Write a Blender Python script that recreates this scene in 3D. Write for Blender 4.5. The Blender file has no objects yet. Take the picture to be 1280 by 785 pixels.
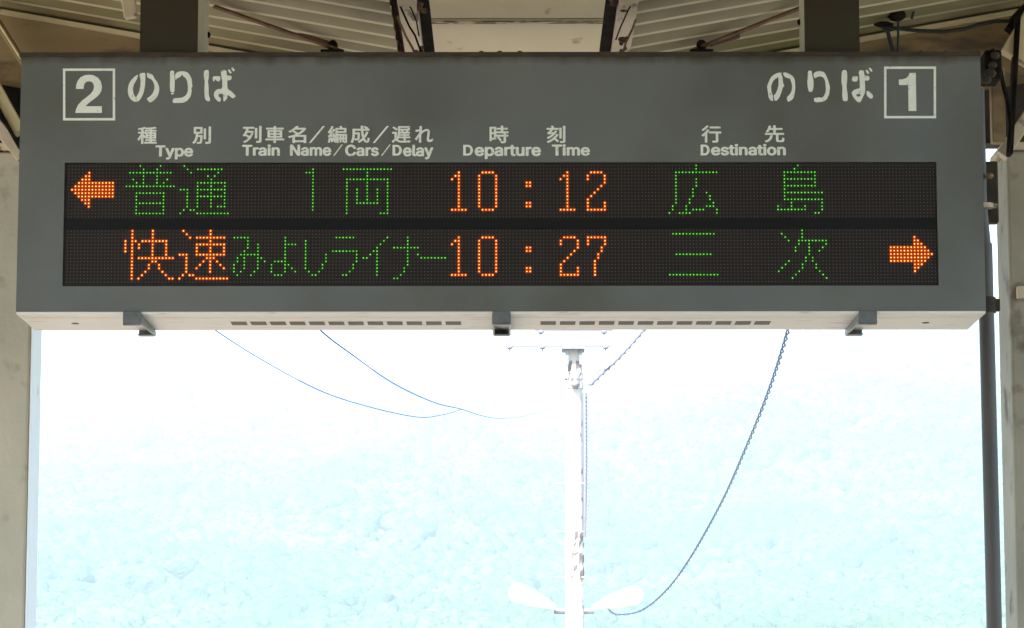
import bpy, bmesh, math, random
import numpy as np
from mathutils import Vector, Matrix
random.seed(7)
rng = np.random.default_rng(7)
S = bpy.context.scene
col = S.collection
# ------------------------------------------------------------------ camera
F = 3850.0                       # focal length in photo pixels (1280 wide)
YH = 940.0                       # image row of the eye-level horizon
EYE = 1.6
TH = math.atan((YH - 392.5) / F)
cam_d = bpy.data.cameras.new('camera'); cam = bpy.data.objects.new('camera', cam_d); col.objects.link(cam)
cam_d.sensor_width = 36.0; cam_d.lens = 36.0 * F / 1280.0
cam_d.clip_start = 0.1; cam_d.clip_end = 20000
cam.location = (0, 0, EYE)
cam.rotation_euler = (math.pi/2 + TH, 0, 0)
cam.rotation_euler = (Matrix.Rotation(TH + math.pi/2, 3, 'X') @ Matrix.Rotation(math.radians(-0.05), 3, 'Z')).to_euler()
S.camera = cam
# ------------------------------------------------------------------ light
EV = 2.68
SUN_EL, SUN_AZ = 52.0, 205.0     # azimuth clockwise from +Y
w = bpy.data.worlds.new('World'); S.world = w; w.use_nodes = True
nt = w.node_tree; bg = nt.nodes['Background']
sky = nt.nodes.new('ShaderNodeTexSky'); sky.sky_type = 'NISHITA'; sky.sun_disc = False
sky.sun_elevation = math.radians(SUN_EL); sky.sun_rotation = math.radians(SUN_AZ)
sky.dust_density = 2.0
nt.links.new(sky.outputs[0], bg.inputs[0]); bg.inputs[1].default_value = 0.12
sd = bpy.data.lights.new('sun', 'SUN'); sd.energy = 3.2; sd.angle = math.radians(0.5); sd.color = (1, 0.95, 0.87)
sun = bpy.data.objects.new('sun', sd); col.objects.link(sun)
e, a = math.radians(SUN_EL), math.radians(SUN_AZ)
sv = Vector((math.sin(a)*math.cos(e), math.cos(a)*math.cos(e), math.sin(e)))
sun.rotation_euler = sv.to_track_quat('Z', 'Y').to_euler()
sun.location = (-20, -30, 60)
S.view_settings.view_transform = 'Standard'; S.view_settings.look = 'None'
S.view_settings.gamma = 1.0; S.view_settings.exposure = EV; S.view_settings.use_curve_mapping = False
K = 2.0 ** -EV                   # emission that shows as display value 1

# ------------------------------------------------------------------ helpers
def P(px, py, Y):
    """point of the place at depth Y seen along photo pixel (px, py)"""
    dx = (px - 640.0) / F; dv = (392.5 - py) / F
    d = Vector((dx, math.cos(TH) - dv*math.sin(TH), math.sin(TH) + dv*math.cos(TH)))
    d *= Y / d.y
    return Vector((d.x, Y, EYE + d.z))
def tag(o, label=None, cat=None, group=None, kind=None):
    if label: o['label'] = label
    if cat: o['category'] = cat
    if group: o['group'] = group
    if kind: o['kind'] = kind
    return o
def empty(name, loc=(0,0,0), label=None, cat=None, group=None, kind=None):
    o = bpy.data.objects.new(name, None); col.objects.link(o); o.location = loc
    o.empty_display_size = 0.2
    return tag(o, label, cat, group, kind)
def wloc(o):
    v = Vector((0,0,0))
    while o is not None:
        v += o.location; o = o.parent
    return v
def link(name, me, mat, parent=None, loc=(0,0,0)):
    o = bpy.data.objects.new(name, me); col.objects.link(o); o.parent = parent; o.location = loc
    if mat is not None and not me.materials:
        for m in (mat if isinstance(mat, (list, tuple)) else [mat]): me.materials.append(m)
    return o
class MB:
    def __init__(s): s.v = []; s.f = []; s.m = []
    def add(s, vs, fs, mi=0):
        n = len(s.v); s.v += [tuple(v) for v in vs]
        s.f += [tuple(i + n for i in f) for f in fs]; s.m += [mi]*len(fs); return s
    def box(s, x0, x1, y0, y1, z0, z1, mi=0):
        vs = [(x,y,z) for z in (z0,z1) for y in (y0,y1) for x in (x0,x1)]
        return s.add(vs, [(0,2,3,1),(4,5,7,6),(0,1,5,4),(2,6,7,3),(0,4,6,2),(1,3,7,5)], mi)
    def bar(s, p, q, w, h, up=(0,0,1), mi=0):
        """box from p to q, w across, h along up"""
        p = Vector(p); q = Vector(q); d = (q-p).normalized(); u = Vector(up)
        sx = d.cross(u).normalized(); u = sx.cross(d).normalized()
        vs = [c + sx*a*w/2 + u*b*h/2 for c in (p,q) for b in (-1,1) for a in (-1,1)]
        return s.add(vs, [(0,2,3,1),(4,5,7,6),(0,1,5,4),(2,6,7,3),(0,4,6,2),(1,3,7,5)], mi)
    def tube(s, pts, r, n=8, mi=0, cap=True):
        pts = [Vector(p) for p in pts]; rr = r if hasattr(r, '__len__') else [r]*len(pts)
        vs = []; ref = None
        for i, p in enumerate(pts):
            d = (pts[min(i+1, len(pts)-1)] - pts[max(i-1, 0)]).normalized()
            if ref is None:
                ref = Vector((0,0,1)) if abs(d.z) < .9 else Vector((1,0,0))
            sx = d.cross(ref).normalized(); ref = sx.cross(d).normalized()
            for k in range(n):
                t = 2*math.pi*k/n
                vs.append(p + (sx*math.cos(t) + ref*math.sin(t))*rr[i])
        fs = []
        for i in range(len(pts)-1):
            for k in range(n):
                a0 = i*n+k; a1 = i*n+(k+1)%n
                fs.append((a0, a1, a1+n, a0+n))
        if cap:
            fs.append(tuple(reversed(range(n)))); fs.append(tuple(range((len(pts)-1)*n, len(pts)*n)))
        return s.add(vs, fs, mi)
    def blob(s, c, rx, ry, rz, n=8, m=5, mi=0):
        c = Vector(c); vs = [c + Vector((0,0,-rz))]
        for j in range(1, m):
            ph = -math.pi/2 + math.pi*j/m
            for k in range(n):
                t = 2*math.pi*k/n
                vs.append(c + Vector((rx*math.cos(ph)*math.cos(t), ry*math.cos(ph)*math.sin(t), rz*math.sin(ph))))
        vs.append(c + Vector((0,0,rz))); fs = []
        for k in range(n):
            fs.append((0, 1+(k+1)%n, 1+k))
            for j in range(m-2):
                a0 = 1+j*n+k; a1 = 1+j*n+(k+1)%n
                fs.append((a0, a1, a1+n, a0+n))
            b = 1+(m-2)*n
            fs.append((b+k, b+(k+1)%n, len(vs)-1))
        return s.add(vs, fs, mi)
    def mesh(s, name, off=Vector((0,0,0))):
        me = bpy.data.meshes.new(name)
        me.from_pydata([(v[0]-off.x, v[1]-off.y, v[2]-off.z) for v in s.v], [], s.f)
        me.polygons.foreach_set('material_index', s.m); me.update(); return me
    def build(s, name, mat, parent=None, smooth=False, bevel=0):
        me = s.mesh(name, wloc(parent) if parent else Vector((0,0,0)))
        if smooth:
            me.shade_smooth()
            me.set_sharp_from_angle(angle=math.radians(40))
        o = link(name, me, mat, parent)
        if bevel:
            b = o.modifiers.new('bevel', 'BEVEL'); b.width = bevel; b.segments = 2; b.limit_method = 'ANGLE'
        return o

def mat(name, base, rough=0.6, metal=0.0, var=None, scale=6.0, detail=6, bump=0.0, bscale=40.0,
        spots=None, sscale=9.0, sthr=(0.55, 0.7), stretch=(1,1,1), emit=None, spec=0.5):
    m = bpy.data.materials.new(name); m.use_nodes = True; n = m.node_tree; L = n.links
    b = n.nodes['Principled BSDF']; b.inputs['Roughness'].default_value = rough
    b.inputs['Metallic'].default_value = metal
    b.inputs['Specular IOR Level'].default_value = spec
    b.inputs['Base Color'].default_value = (*base, 1)
    if emit:
        b.inputs['Emission Color'].default_value = (*emit[0], 1); b.inputs['Emission Strength'].default_value = emit[1]
    tc = n.nodes.new('ShaderNodeNewGeometry'); mp = n.nodes.new('ShaderNodeMapping')
    mp.inputs['Scale'].default_value = stretch
    L.new(tc.outputs['Position'], mp.inputs['Vector'])
    def noise(sc, d, off=0):
        t = n.nodes.new('ShaderNodeTexNoise'); t.inputs['Scale'].default_value = sc; t.inputs['Detail'].default_value = d
        if off:
            va = n.nodes.new('ShaderNodeVectorMath'); va.inputs[1].default_value = (off, off*1.7, off*.3)
            L.new(mp.outputs[0], va.inputs[0]); L.new(va.outputs[0], t.inputs['Vector'])
        else: L.new(mp.outputs[0], t.inputs['Vector'])
        return t.outputs['Fac']
    cur = None
    if var:
        r = n.nodes.new('ShaderNodeValToRGB'); r.color_ramp.elements[0].position = .32; r.color_ramp.elements[1].position = .68
        r.color_ramp.elements[0].color = (*base, 1); r.color_ramp.elements[1].color = (*var, 1)
        L.new(noise(scale, detail), r.inputs[0]); cur = r.outputs[0]
    if spots:
        r2 = n.nodes.new('ShaderNodeValToRGB'); r2.color_ramp.elements[0].position = sthr[0]; r2.color_ramp.elements[1].position = sthr[1]
        L.new(noise(sscale, 8, 13.7), r2.inputs[0])
        mx = n.nodes.new('ShaderNodeMix'); mx.data_type = 'RGBA'
        if cur: L.new(cur, mx.inputs[6])
        else: mx.inputs[6].default_value = (*base, 1)
        mx.inputs[7].default_value = (*spots, 1); L.new(r2.outputs[0], mx.inputs[0]); cur = mx.outputs[2]
    if cur: L.new(cur, b.inputs['Base Color'])
    if bump:
        bp = n.nodes.new('ShaderNodeBump'); bp.inputs['Strength'].default_value = bump; bp.inputs['Distance'].default_value = 0.01
        L.new(noise(bscale, 8, 3.1), bp.inputs['Height']); L.new(bp.outputs[0], b.inputs['Normal'])
    return m
def emis(name, c, s):
    m = mat(name, (0.008,0.008,0.008), 0.6, emit=(c, s), spec=.05); return m

M = {}
M['board'] = mat('board_paint', (.130,.138,.143), .42, var=(.148,.152,.146), scale=3.2, spots=(.104,.106,.096), sscale=2.2, sthr=(.45,.65), bump=.05, bscale=220, spec=.35)
def grime(m, z1, z0, c):
    n = m.node_tree; L = n.links; b = n.nodes['Principled BSDF']; src = b.inputs['Base Color'].links[0].from_socket
    g_ = n.nodes.new('ShaderNodeNewGeometry'); sp = n.nodes.new('ShaderNodeSeparateXYZ'); L.new(g_.outputs['Position'], sp.inputs[0])
    t_ = n.nodes.new('ShaderNodeTexNoise'); t_.inputs['Scale'].default_value = 9; t_.inputs['Detail'].default_value = 8
    mp = n.nodes.new('ShaderNodeMapping'); mp.inputs['Scale'].default_value = (3,1,.6); L.new(g_.outputs['Position'], mp.inputs[0]); L.new(mp.outputs[0], t_.inputs['Vector'])
    ma = n.nodes.new('ShaderNodeMath'); ma.operation = 'MULTIPLY_ADD'; ma.inputs[1].default_value = .03; L.new(t_.outputs['Fac'], ma.inputs[0]); L.new(sp.outputs[2], ma.inputs[2])
    mr = n.nodes.new('ShaderNodeMapRange'); mr.inputs[1].default_value = z0 + .015; mr.inputs[2].default_value = z1 + .015; L.new(ma.outputs[0], mr.inputs[0])
    mx = n.nodes.new('ShaderNodeMix'); mx.data_type = 'RGBA'; L.new(mr.outputs[0], mx.inputs[0]); L.new(src, mx.inputs[6]); mx.inputs[7].default_value = (*c,1)
    L.new(mx.outputs[2], b.inputs['Base Color'])
grime(M['board'], P(640,69,7.2).z, P(640,81,7.2).z, (.050,.038,.026))
M['rust_edge'] = mat('rust_edge', (.030,.022,.017), .85, var=(.055,.036,.022), scale=30)
M['sheet_under'] = mat('pale_underside', (.78,.735,.715), .5, var=(.80,.755,.69), scale=5, stretch=(1,6,6), spots=(.42,.34,.27), sthr=(.60,.75))
M['slot'] = mat('dark_slot', (.17,.145,.135), .8)
M['print'] = mat('white_print', (.78,.79,.74), .6, var=(.84,.85,.80), scale=60, spots=(.45,.44,.38), sscale=120, sthr=(.62,.72))
M['latch'] = mat('latch_steel', (.10,.11,.12), .45, metal=.3, var=(.16,.17,.18), scale=40)
M['screen'] = mat('screen_black', (.019,.014,.0135), .5, spec=.2)
M['screen_bar'] = mat('screen_bar', (.005,.006,.007), .4, spec=.2)
M['dot_off'] = mat('unlit_diode', (.072,.056,.054), .5)
M['o_core'] = emis('orange_core', (1.0,.52,.11), 2.3*K)
M['o_halo'] = emis('orange_halo', (1.0,.085,.001), .44*K)
M['g_core'] = emis('green_core', (.32,.88,.15), 1.0*K)
M['g_halo'] = emis('green_halo', (.03,1.0,.01), .050*K)
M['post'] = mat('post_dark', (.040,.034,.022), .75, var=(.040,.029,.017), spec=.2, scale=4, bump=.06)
M['post_side_lit'] = mat('post_side_lit', (.62,.58,.47), .6, var=(.54,.50,.40), scale=8)  # backlight on the post sides put into this paler colour
M['rib'] = mat('rib_highlight', (.62,.53,.36), .6, var=(.52,.44,.27), scale=3, spots=(.34,.25,.15), sscale=7, sthr=(.60,.74))  # crest highlight put into the colour, paler than the sheet between ribs
M['roof'] = mat('roof_sheet', (.34,.27,.165), .65, var=(.20,.175,.075), scale=2.2, spots=(.19,.14,.075), sscale=4, sthr=(.50,.70))
M['cream'] = mat('cream_paint', (.60,.48,.28), .6, var=(.66,.56,.36), scale=4, stretch=(1,.3,1), spots=(.26,.17,.10), sscale=13, sthr=(.66,.72), bump=.15, bscale=25)
M['cream_fleck'] = mat('flaking_cream', (.52,.42,.31), .7, var=(.62,.51,.38), scale=10, stretch=(1,.3,1), spots=(.10,.055,.035), sscale=13, sthr=(.57,.63), bump=.3, bscale=30)
M['beam'] = mat('brown_beam', (.20,.120,.050), .6, var=(.31,.22,.11), scale=3, stretch=(1,1,3), spots=(.09,.055,.035), sscale=6)
M['steel_dark'] = mat('dark_steel', (.007,.006,.006), .95, var=(.022,.016,.013), scale=20, spec=.1)
M['seam'] = mat('seam_rust', (.06,.035,.022), .9, var=(.16,.09,.05), scale=40)
M['lap'] = mat('lap_paint', (.56,.47,.32), .7, spots=(.12,.065,.04), sscale=16, sthr=(.46,.54), stretch=(1,2,1))
M['rust'] = mat('rusty_bar', (.12,.055,.03), .85, var=(.20,.11,.06), scale=25, bump=.3)
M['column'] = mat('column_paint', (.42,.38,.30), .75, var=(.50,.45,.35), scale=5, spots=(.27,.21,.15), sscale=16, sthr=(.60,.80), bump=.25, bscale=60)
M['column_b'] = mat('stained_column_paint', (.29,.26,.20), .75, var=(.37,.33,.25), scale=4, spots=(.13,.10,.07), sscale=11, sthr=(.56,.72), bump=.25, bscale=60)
M['edge'] = mat('white_edge', (.84,.84,.88), .5, spots=(.25,.26,.33), sscale=22, sthr=(.68,.72), stretch=(1,1,.5))
M['pipe'] = mat('pipe_brown', (.058,.052,.050), .5, var=(.085,.070,.062), scale=9, stretch=(1,1,.3))
M['cable_black'] = mat('cable_black', (.015,.015,.015), .5)
M['cable'] = mat('cable_dark', (.030,.045,.150), .6, spec=.2)
M['concrete_pole'] = mat('pole_concrete', (.44,.42,.40), .85, var=(.50,.48,.46), scale=8, spots=(.22,.20,.18), sscale=7, sthr=(.60,.66), bump=.3)
M['strap'] = mat('torn_strap', (.16,.13,.12), .9, var=(.10,.09,.10), scale=9)
M['rope'] = mat('rope_grey', (.13,.13,.17), .8)
M['galv'] = mat('galvanised', (.14,.155,.20), .6, metal=.2, var=(.22,.24,.28), scale=10)
M['white_shade'] = mat('white_shade', (.80,.80,.78), .4)
M['porcelain'] = mat('insulator', (.16,.17,.20), .3)
M['platform'] = mat('platform_concrete', (.24,.20,.15), .85, var=(.29,.245,.18), scale=1.5, bump=.2)
M['ballast'] = mat('ballast', (.13,.11,.09), .9, var=(.20,.17,.14), scale=14, bump=.8, bscale=30)
M['ground'] = mat('grass_ground', (.10,.13,.05), .95, var=(.16,.15,.09), scale=.05)
M['hill'] = mat('hill_soil', (.045,.065,.030), .95, var=(.07,.08,.04), scale=.02)
fm = mat('forest_crowns', (.040,.070,.026), .8, var=(.085,.112,.045), scale=.02, detail=12, spots=(.032,.056,.022), sscale=.35, sthr=(.45,.6), spec=.1, bump=1.0, bscale=.55)
for n_ in fm.node_tree.nodes:
    if n_.type == 'BUMP': n_.inputs['Distance'].default_value = 1.6
M['forest'] = fm

# ------------------------------------------------------------------ the ground and the platform
g = MB(); n = 24; ext = 3900.0
vs = [(-ext + 2*ext*i/n, -ext + 2*ext*j/n, 0) for j in range(n+1) for i in range(n+1)]
g.add(vs, [(j*(n+1)+i, j*(n+1)+i+1, (j+1)*(n+1)+i+1, (j+1)*(n+1)+i) for j in range(n) for i in range(n)])
g.v = [(x, y, -1.0) for x, y, z in g.v]
tag(g.build('ground', M['ground']), kind='structure')
tb = MB().add([(-9,-120,-.94),(9,-120,-.94),(9,260,-.94),(-9,260,-.94)], [(0,1,2,3)])
tag(tb.build('track_bed', M['ballast']), kind='structure')
pf = MB().box(-3.6, 3.6, -60, 46.0, -.99, 0.0)
tag(pf.build('platform', M['platform']), kind='structure')

# ------------------------------------------------------------------ wooded hill
crest = [(-2600,640),(-1400,600),(-700,590),(-200,560),(60,505),(180,474),(256,462),(330,478),(432,486),(506,464),(560,474),
         (640,505),(700,500),(760,482),(838,458),(936,428),(1034,412),(1108,402),(1240,388),(1600,352),(2300,372),(4200,420)]
YC = 1800.0
cx = np.array([(p[0]-640)/F*YC for p in crest]); cz = np.array([(YH-p[1])/F*YC*1.0 + EYE - 6 for p in crest])
def fbm(x, y):
    v = 0; 
    for k, (s, a_) in enumerate(((.004,1.0),(.0093,.55),(.021,.3),(.047,.16))):
        v = v + a_*np.sin(x*s*1.3 + 1.7*k + 1.3*np.sin(y*s*.8 + k))*np.cos(y*s + .6*k + 1.1*np.sin(x*s*.7 + 2*k))
    return v
def hz(x, y):
    r = np.interp(x, cx, cz)
    t = np.clip((y-650)/(YC-650), 0, 1); back = np.clip((y-YC)/900, 0, 1)
    prof = (t**1.15)*(1-back)
    gul = fbm(x + .35*y, y)*16*np.sin(np.pi*np.clip(t,0,1))
    return r*prof + gul - 1.2
nx_, ny_ = 260, 90
gx = np.linspace(-2600, 2600, nx_); gy = np.linspace(640, 2700, ny_)
XX, YY = np.meshgrid(gx, gy); ZZ = hz(XX, YY)
ZZ = np.clip(ZZ, -1.2, 288)
me = bpy.data.meshes.new('hill')
me.from_pydata([tuple(v) for v in np.stack([XX,YY,ZZ],-1).reshape(-1,3).tolist()], [],
               [(j*nx_+i, j*nx_+i+1, (j+1)*nx_+i+1, (j+1)*nx_+i) for j in range(ny_-1) for i in range(nx_-1)])
me.shade_smooth()
tag(link('hill', me, M['hill']), kind='structure')
# crowns
bm = bmesh.new(); bmesh.ops.create_icosphere(bm, subdivisions=2, radius=1.0)
bv = np.array([v.co[:] for v in bm.verts]); bf = np.array([[v.index for v in f.verts] for f in bm.faces]); bm.free()
NV, NF = len(bv), len(bf)
vars_ = []
for k in range(10):
    q = bv*(1 + rng.uniform(-.28,.28,(NV,1))); q[:,2] *= rng.uniform(.75,1.1); vars_.append(q)
xs, ys, rs = [], [], []
def scatter(n, x0, x1, y0, y1, r0, r1):
    yy = np.sqrt(rng.uniform(y0*y0, y1*y1, n)); xx = rng.uniform(x0, x1, n)*yy/1800
    xs.append(xx); ys.append(yy); rs.append(rng.uniform(r0, r1, n))
scatter(20000, -330, 330, 760, 1815, 3.0, 6.5)
scatter(1500, -330, 330, 1650, 1830, 4, 9)
xs = np.concatenate(xs); ys = np.concatenate(ys); rs = np.concatenate(rs)
zs = hz(xs, ys) + rs*.5
N = len(xs); V = np.empty((N, NV, 3)); 
ang = rng.uniform(0, 2*np.pi, N)
for k in range(10):
    m_ = np.arange(N) % 10 == k; c_, s_ = np.cos(ang[m_])[:,None], np.sin(ang[m_])[:,None]
    q = vars_[k][None]; x_ = q[...,0]*c_ - q[...,1]*s_; y_ = q[...,0]*s_ + q[...,1]*c_
    V[m_] = np.stack([x_, y_, np.broadcast_to(q[...,2], x_.shape)], -1)*rs[m_][:,None,None] + np.stack([xs[m_],ys[m_],zs[m_]],-1)[:,None,:]
Fc = (bf[None] + (np.arange(N)*NV)[:,None,None]).reshape(-1)
me = bpy.data.meshes.new('forest')
me.vertices.add(N*NV); me.vertices.foreach_set('co', V.reshape(-1))
me.loops.add(len(Fc)); me.loops.foreach_set('vertex_index', Fc.astype(np.int32))
me.polygons.add(N*NF); me.polygons.foreach_set('loop_start', np.arange(0, N*NF*3, 3, dtype=np.int32))
me.polygons.foreach_set('loop_total', np.full(N*NF, 3, dtype=np.int32)); me.update(calc_edges=True); me.shade_smooth()
tag(link('forest', me, M['forest']), 'dense sunlit trees covering the hazy hillside behind the station', 'forest', kind='stuff')

# ------------------------------------------------------------------ departure board
YS = 7.20; YB = 7.493
TL = P(25.5, 67, YS); BR = P(1230.5, 389, YS)
BX0, BX1 = P(23.5,230,YS).x, P(1229.0,230,YS).x
ZT, ZB = TL.z, BR.z
board = empty('departure_board', ((BX0+BX1)/2, (YS+YB)/2, ZB),
              'long grey electronic train departure board hanging under the canopy, with orange and green LED text', 'departure board')
DX0, DX1 = P(79.5,280,YS).x, P(1172.0,280,YS).x
DZ1, DZ0 = P(640,202.8,YS).z, P(640,357.3,YS).z
RC = 0.010
h = MB()
ring_o = [(BX0,ZB),(BX1,ZB),(BX1,ZT),(BX0,ZT)]; ring_i = [(DX0,DZ0),(DX1,DZ0),(DX1,DZ1),(DX0,DZ1)]
vs = [(x,YS,z) for x,z in ring_o] + [(x,YS,z) for x,z in ring_i] + [(x,YS+RC,z) for x,z in ring_i] + [(x,YB,z) for x,z in ring_o]
fs = []
for k in range(4):
    k2 = (k+1)%4
    fs += [(k,k2,4+k2,4+k), (4+k,4+k2,8+k2,8+k)]
    if k != 0: fs.append((k2,k,12+k,12+k2))
fs.append((12,15,14,13))
h.add(vs, fs)
h.build('housing', M['board'], board)
t = MB().box(BX0-.004, BX1+.001, YS-.003, YB-.01, ZT-.007, ZT+.0035)
t.build('top_trim', M['rust_edge'], board)
for px in (602, 625, 650, 1120, 1150, 1180):
    c = P(px, 66, YS+.05); MB().blob((c.x, YS+.03, ZT+.006), .009,.009,.008).build('screw', M['rust_edge'], board, True)
# underside
lip = MB().box(BX0+.001, BX1-.001, YS+.001, YS+.062, ZB-.006, ZB-.0005)
lip.build('bottom_lip', M['sheet_under'], board)
up_ = MB().box(BX0+.001, BX1-.001, YS+.074, YB-.002, ZB-.005, ZB+.004)
up_.build('bottom_panel', M['sheet_under'], board)
MB().box(BX0+.002, BX1-.002, YS+.0625, YS+.0735, ZB-.003, ZB+.001).build('groove', M['slot'], board)
slot = MB().box(-.0185,.0185, -.026,.026, -.0012, .0008).mesh('vent_slot'); slot.materials.append(M['slot'])
ysl = YS + .165
def xs_at(px, Y): return (px-640)/F*math.hypot(Y, 0)*1.0
for base in (299.0, 685.2):
    for k in range(12):
        q = P(base + k*24.33, 402, ysl)
        link('vent_slot', slot, None, board, (q.x - board.location.x, ysl - board.location.y, -.0052))
for px in (94, 1157):
    q = P(px, 402, ysl); MB().tube([(q.x, ysl, ZB-.0065),(q.x, ysl, ZB-.002)], .009, 8).build('screw', M['slot'], board)
def latch(px0, px1, side):
    a = P(px0, 390, YS).x; b = P(px1, 390, YS).x; zb = P(px0, 405, YS).z
    r = empty('latch_bracket', (0,0,0)); r.parent = board; r.location = (0,0,0)
    m = MB()
    m.box(a, b, YS-.006, YS-.002, zb, ZB-.0005)
    m.box(a, b, YS-.006, YS+.012, zb-.002, zb+.001)
    zc = P(px0, 419.5, YB).z
    m.box(a+.002, b-.002, YB-.004, YB+.004, zc, ZB-.004)
    m.box(a+.002, b-.002, YB-.030, YB+.004, zc-.002, zc+.001)
    def strap(x0, x1):
        y0, y1 = YS-.005, YB+.003
        vs = [(x,y,z) for z in (0,1) for y in (y0,y1) for x in (x0,x1)]
        vs = [(x,y,(zb if y==y0 else zc) if z==0 else ZB-(.0065 if y==y0 else .0065)) for x,y,z in vs]
        m.add(vs, [(0,2,3,1),(4,5,7,6),(0,1,5,4),(2,6,7,3),(0,4,6,2),(1,3,7,5)])
    if side >= 0: strap(b-.004, b+.001)
    if side <= 0: strap(a-.001, a+.004)
    me = m.mesh('latch', wloc(board)); bpy.data.objects.remove(r)
    o = link('latch', me, M['latch'], board)
    bv_ = o.modifiers.new('bevel','BEVEL'); bv_.width = .0015; bv_.segments = 2
latch(154, 177, 1); latch(615.5, 638, 0); latch(1073, 1096, -1)

# display
scr = MB().box(DX0+.001, DX1-.001, YS+RC-.004, YS+RC+.02, DZ0+.001, DZ1-.001)
screen = scr.build('led_screen', M['screen'], board)
bz1, bz0 = P(640,272.6,YS).z, P(640,285.8,YS).z
MB().box(DX0+.0015, DX1-.0015, YS+RC-.0065, YS+RC-.0042, bz0, bz1).build('dark_divider', M['screen_bar'], screen)
CX0, CX1 = P(84.7,280,YS).x, P(1168.6,280,YS).x
PX = (CX1-CX0)/255.0
def rowz(line):
    y0, y1 = ((206.6,270.2),(287.8,351.7))[line]
    return P(640,y0,YS).z, P(640,y1,YS).z
YD = YS+RC-.0045
def disc(mb, x, z, r, y, n=8, mi=0, dz=None):
    mb.add([(x + r*math.cos(2*math.pi*(k+.5)/n), y, z + r*math.sin(2*math.pi*(k+.5)/n)) for k in range(n)], [tuple(range(n))], mi)
def led(mb, x, z):
    # glowing cell: bloom halo put into emissive colour; the diode dome stands proud of it
    r = PX*.494; q = r*.72; z_ = [(-r,-q),(-q,-r),(q,-r),(r,-q),(r,q),(q,r),(-q,r),(-r,q)]
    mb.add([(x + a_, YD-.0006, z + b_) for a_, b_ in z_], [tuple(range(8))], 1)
    r = PX*random.uniform(.18,.225); n = 8
    ring = [(x + r*math.cos(2*math.pi*k/n), YD-.0007, z + r*math.sin(2*math.pi*k/n)) for k in range(n)]
    top = [(x + r*.6*math.cos(2*math.pi*k/n), YD-.0024, z + r*.6*math.sin(2*math.pi*k/n)) for k in range(n)]
    mb.add(ring+top, [(k,(k+1)%n,n+(k+1)%n,n+k) for k in range(n)] + [tuple(range(n,2*n))], 0)
def rng_(a, b): return list(range(a, b+1))
G = {}
def glyph(rows): return rows
R = rng_
LINES = [[], []]   # (colour, [(col,row)...])
def put(line, colour, c0, d):
    LINES[line].append((colour, [(c0+c, r) for r, cs in d.items() for c in cs]))
# line 0
put(0,'o',0,{2:[6],3:[5,6],4:[4,5,6],5:R(3,13),6:R(2,13),7:R(1,13),8:R(2,13),9:R(3,13),10:[4,5,6],11:[5,6],12:[6]})
put(0,'g',16,{0:[5,11],1:[6,10],2:R(2,14),3:[6,10],4:[3,6,10,13],5:[4,6,10,12],6:R(1,15),8:R(4,12),9:[4,12],10:[4,12],11:R(4,12),12:[4,12],13:[4,12],14:R(4,12)})
put(0,'g',32,{0:[2],1:[3]+R(6,13),2:[4,12],3:[9,11],4:[10],5:R(6,14),6:[6,10,14],7:[1,2,3]+R(6,14),8:[3,6,10,14],9:[3]+R(6,14),10:[3,6,10,14],11:[3,6,10,14],12:[3,6,10,12,13,14],13:[2,4,5],14:[1]+R(6,15)})
d = {r:[72] for r in R(1,13)}; d[2] = [70,71,72]; put(0,'g',0,d)
d = {1:R(81,95),2:[88],3:[88],4:R(82,94)}
for r in R(5,14): d[r] = [82,94]
for r in R(5,10): d[r] += [88]
for r in R(7,10): d[r] += [85,91]
d[11] += R(85,91); d[14] += [92,93]; put(0,'g',0,d)
one = {2:[2],3:[1,2],4:[0,2],13:R(0,4)}
for r in R(5,12): one[r] = [2]
zero = {2:R(1,4),13:R(1,4)}
for r in R(3,12): zero[r] = [0,5]
colon = {5:[0,1],6:[0,1],11:[0,1],12:[0,1]}
two = {2:R(1,4),3:[0,5],4:[0,5],5:[5],6:[4],7:[3],8:[2],9:[1],10:[0],11:[0,5],12:[0,5],13:R(0,5)}
seven = {2:R(0,5),3:[0,5],4:[0,5],5:[4],6:[4],7:[3],8:[3],9:[2],10:[2],11:[2],12:[2],13:[2]}
put(0,'o',113,one); put(0,'o',121,zero); put(0,'o',135,colon); put(0,'o',145,one); put(0,'o',153,two)
put(0,'g',176,{0:[9],1:[9],2:R(3,15),3:[3],4:[3,9],5:[3,9],6:[3,9],7:[3,8],8:[3,8,12],9:[3,8,13],10:[3,7,13],11:[3,7,14],12:[2,6,12,13,14],13:[2,6]+R(8,11)+[15],14:[1]+R(4,7)+[15]})
put(0,'g',208,{0:[7],1:[6],2:R(3,12),3:[3,12],4:R(3,12),5:[3,12],6:R(3,12),7:[3],8:R(3,14),9:[3],10:R(3,14),11:[5,14],12:[1,5,9,14],13:R(1,9)+[14],14:[12,13]})
# line 1
put(1,'o',16,{0:[3,9],1:[3,9],2:[3,9],3:[1,3,4]+R(6,13),4:[1,3,5,9,13],5:[1,3,5,9,13],6:[1,3,9,13],7:[3,9,13],8:[3]+R(5,15),9:[3,9,10],10:[3,8,11],11:[3,8,11],12:[3,7,12],13:[3,6,13],14:[3,5,14,15]})
put(1,'o',32,{0:[2,10],1:[3,10],2:[4]+R(6,14),3:[10],4:R(6,14),5:[6,10,14],6:[6,10,14],7:[1,2,3]+R(6,14),8:[3,9,10,11],9:[3,8,10,12],10:[3,7,10,13],11:[3,6,10,14],12:[3,10],13:[2,4,5],14:[1]+R(6,15)})
put(1,'g',0,{2:R(49,53),3:[53],4:[53,56],5:[53,56],6:[52,56],7:R(51,56),8:[50,52,56,57],9:[50,52,56,58],10:[49,52,56],11:[49,52,56],12:[49,51,55],13:[50,54]})
put(1,'g',0,{2:[64],3:[64],4:R(64,67),5:[64],6:[64],7:[64],8:[64],9:R(61,64),10:[60,64,65],11:[60,64,66],12:[60,64,67],13:[61,62,63]})
d = {r:[70] for r in R(3,11)}
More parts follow.
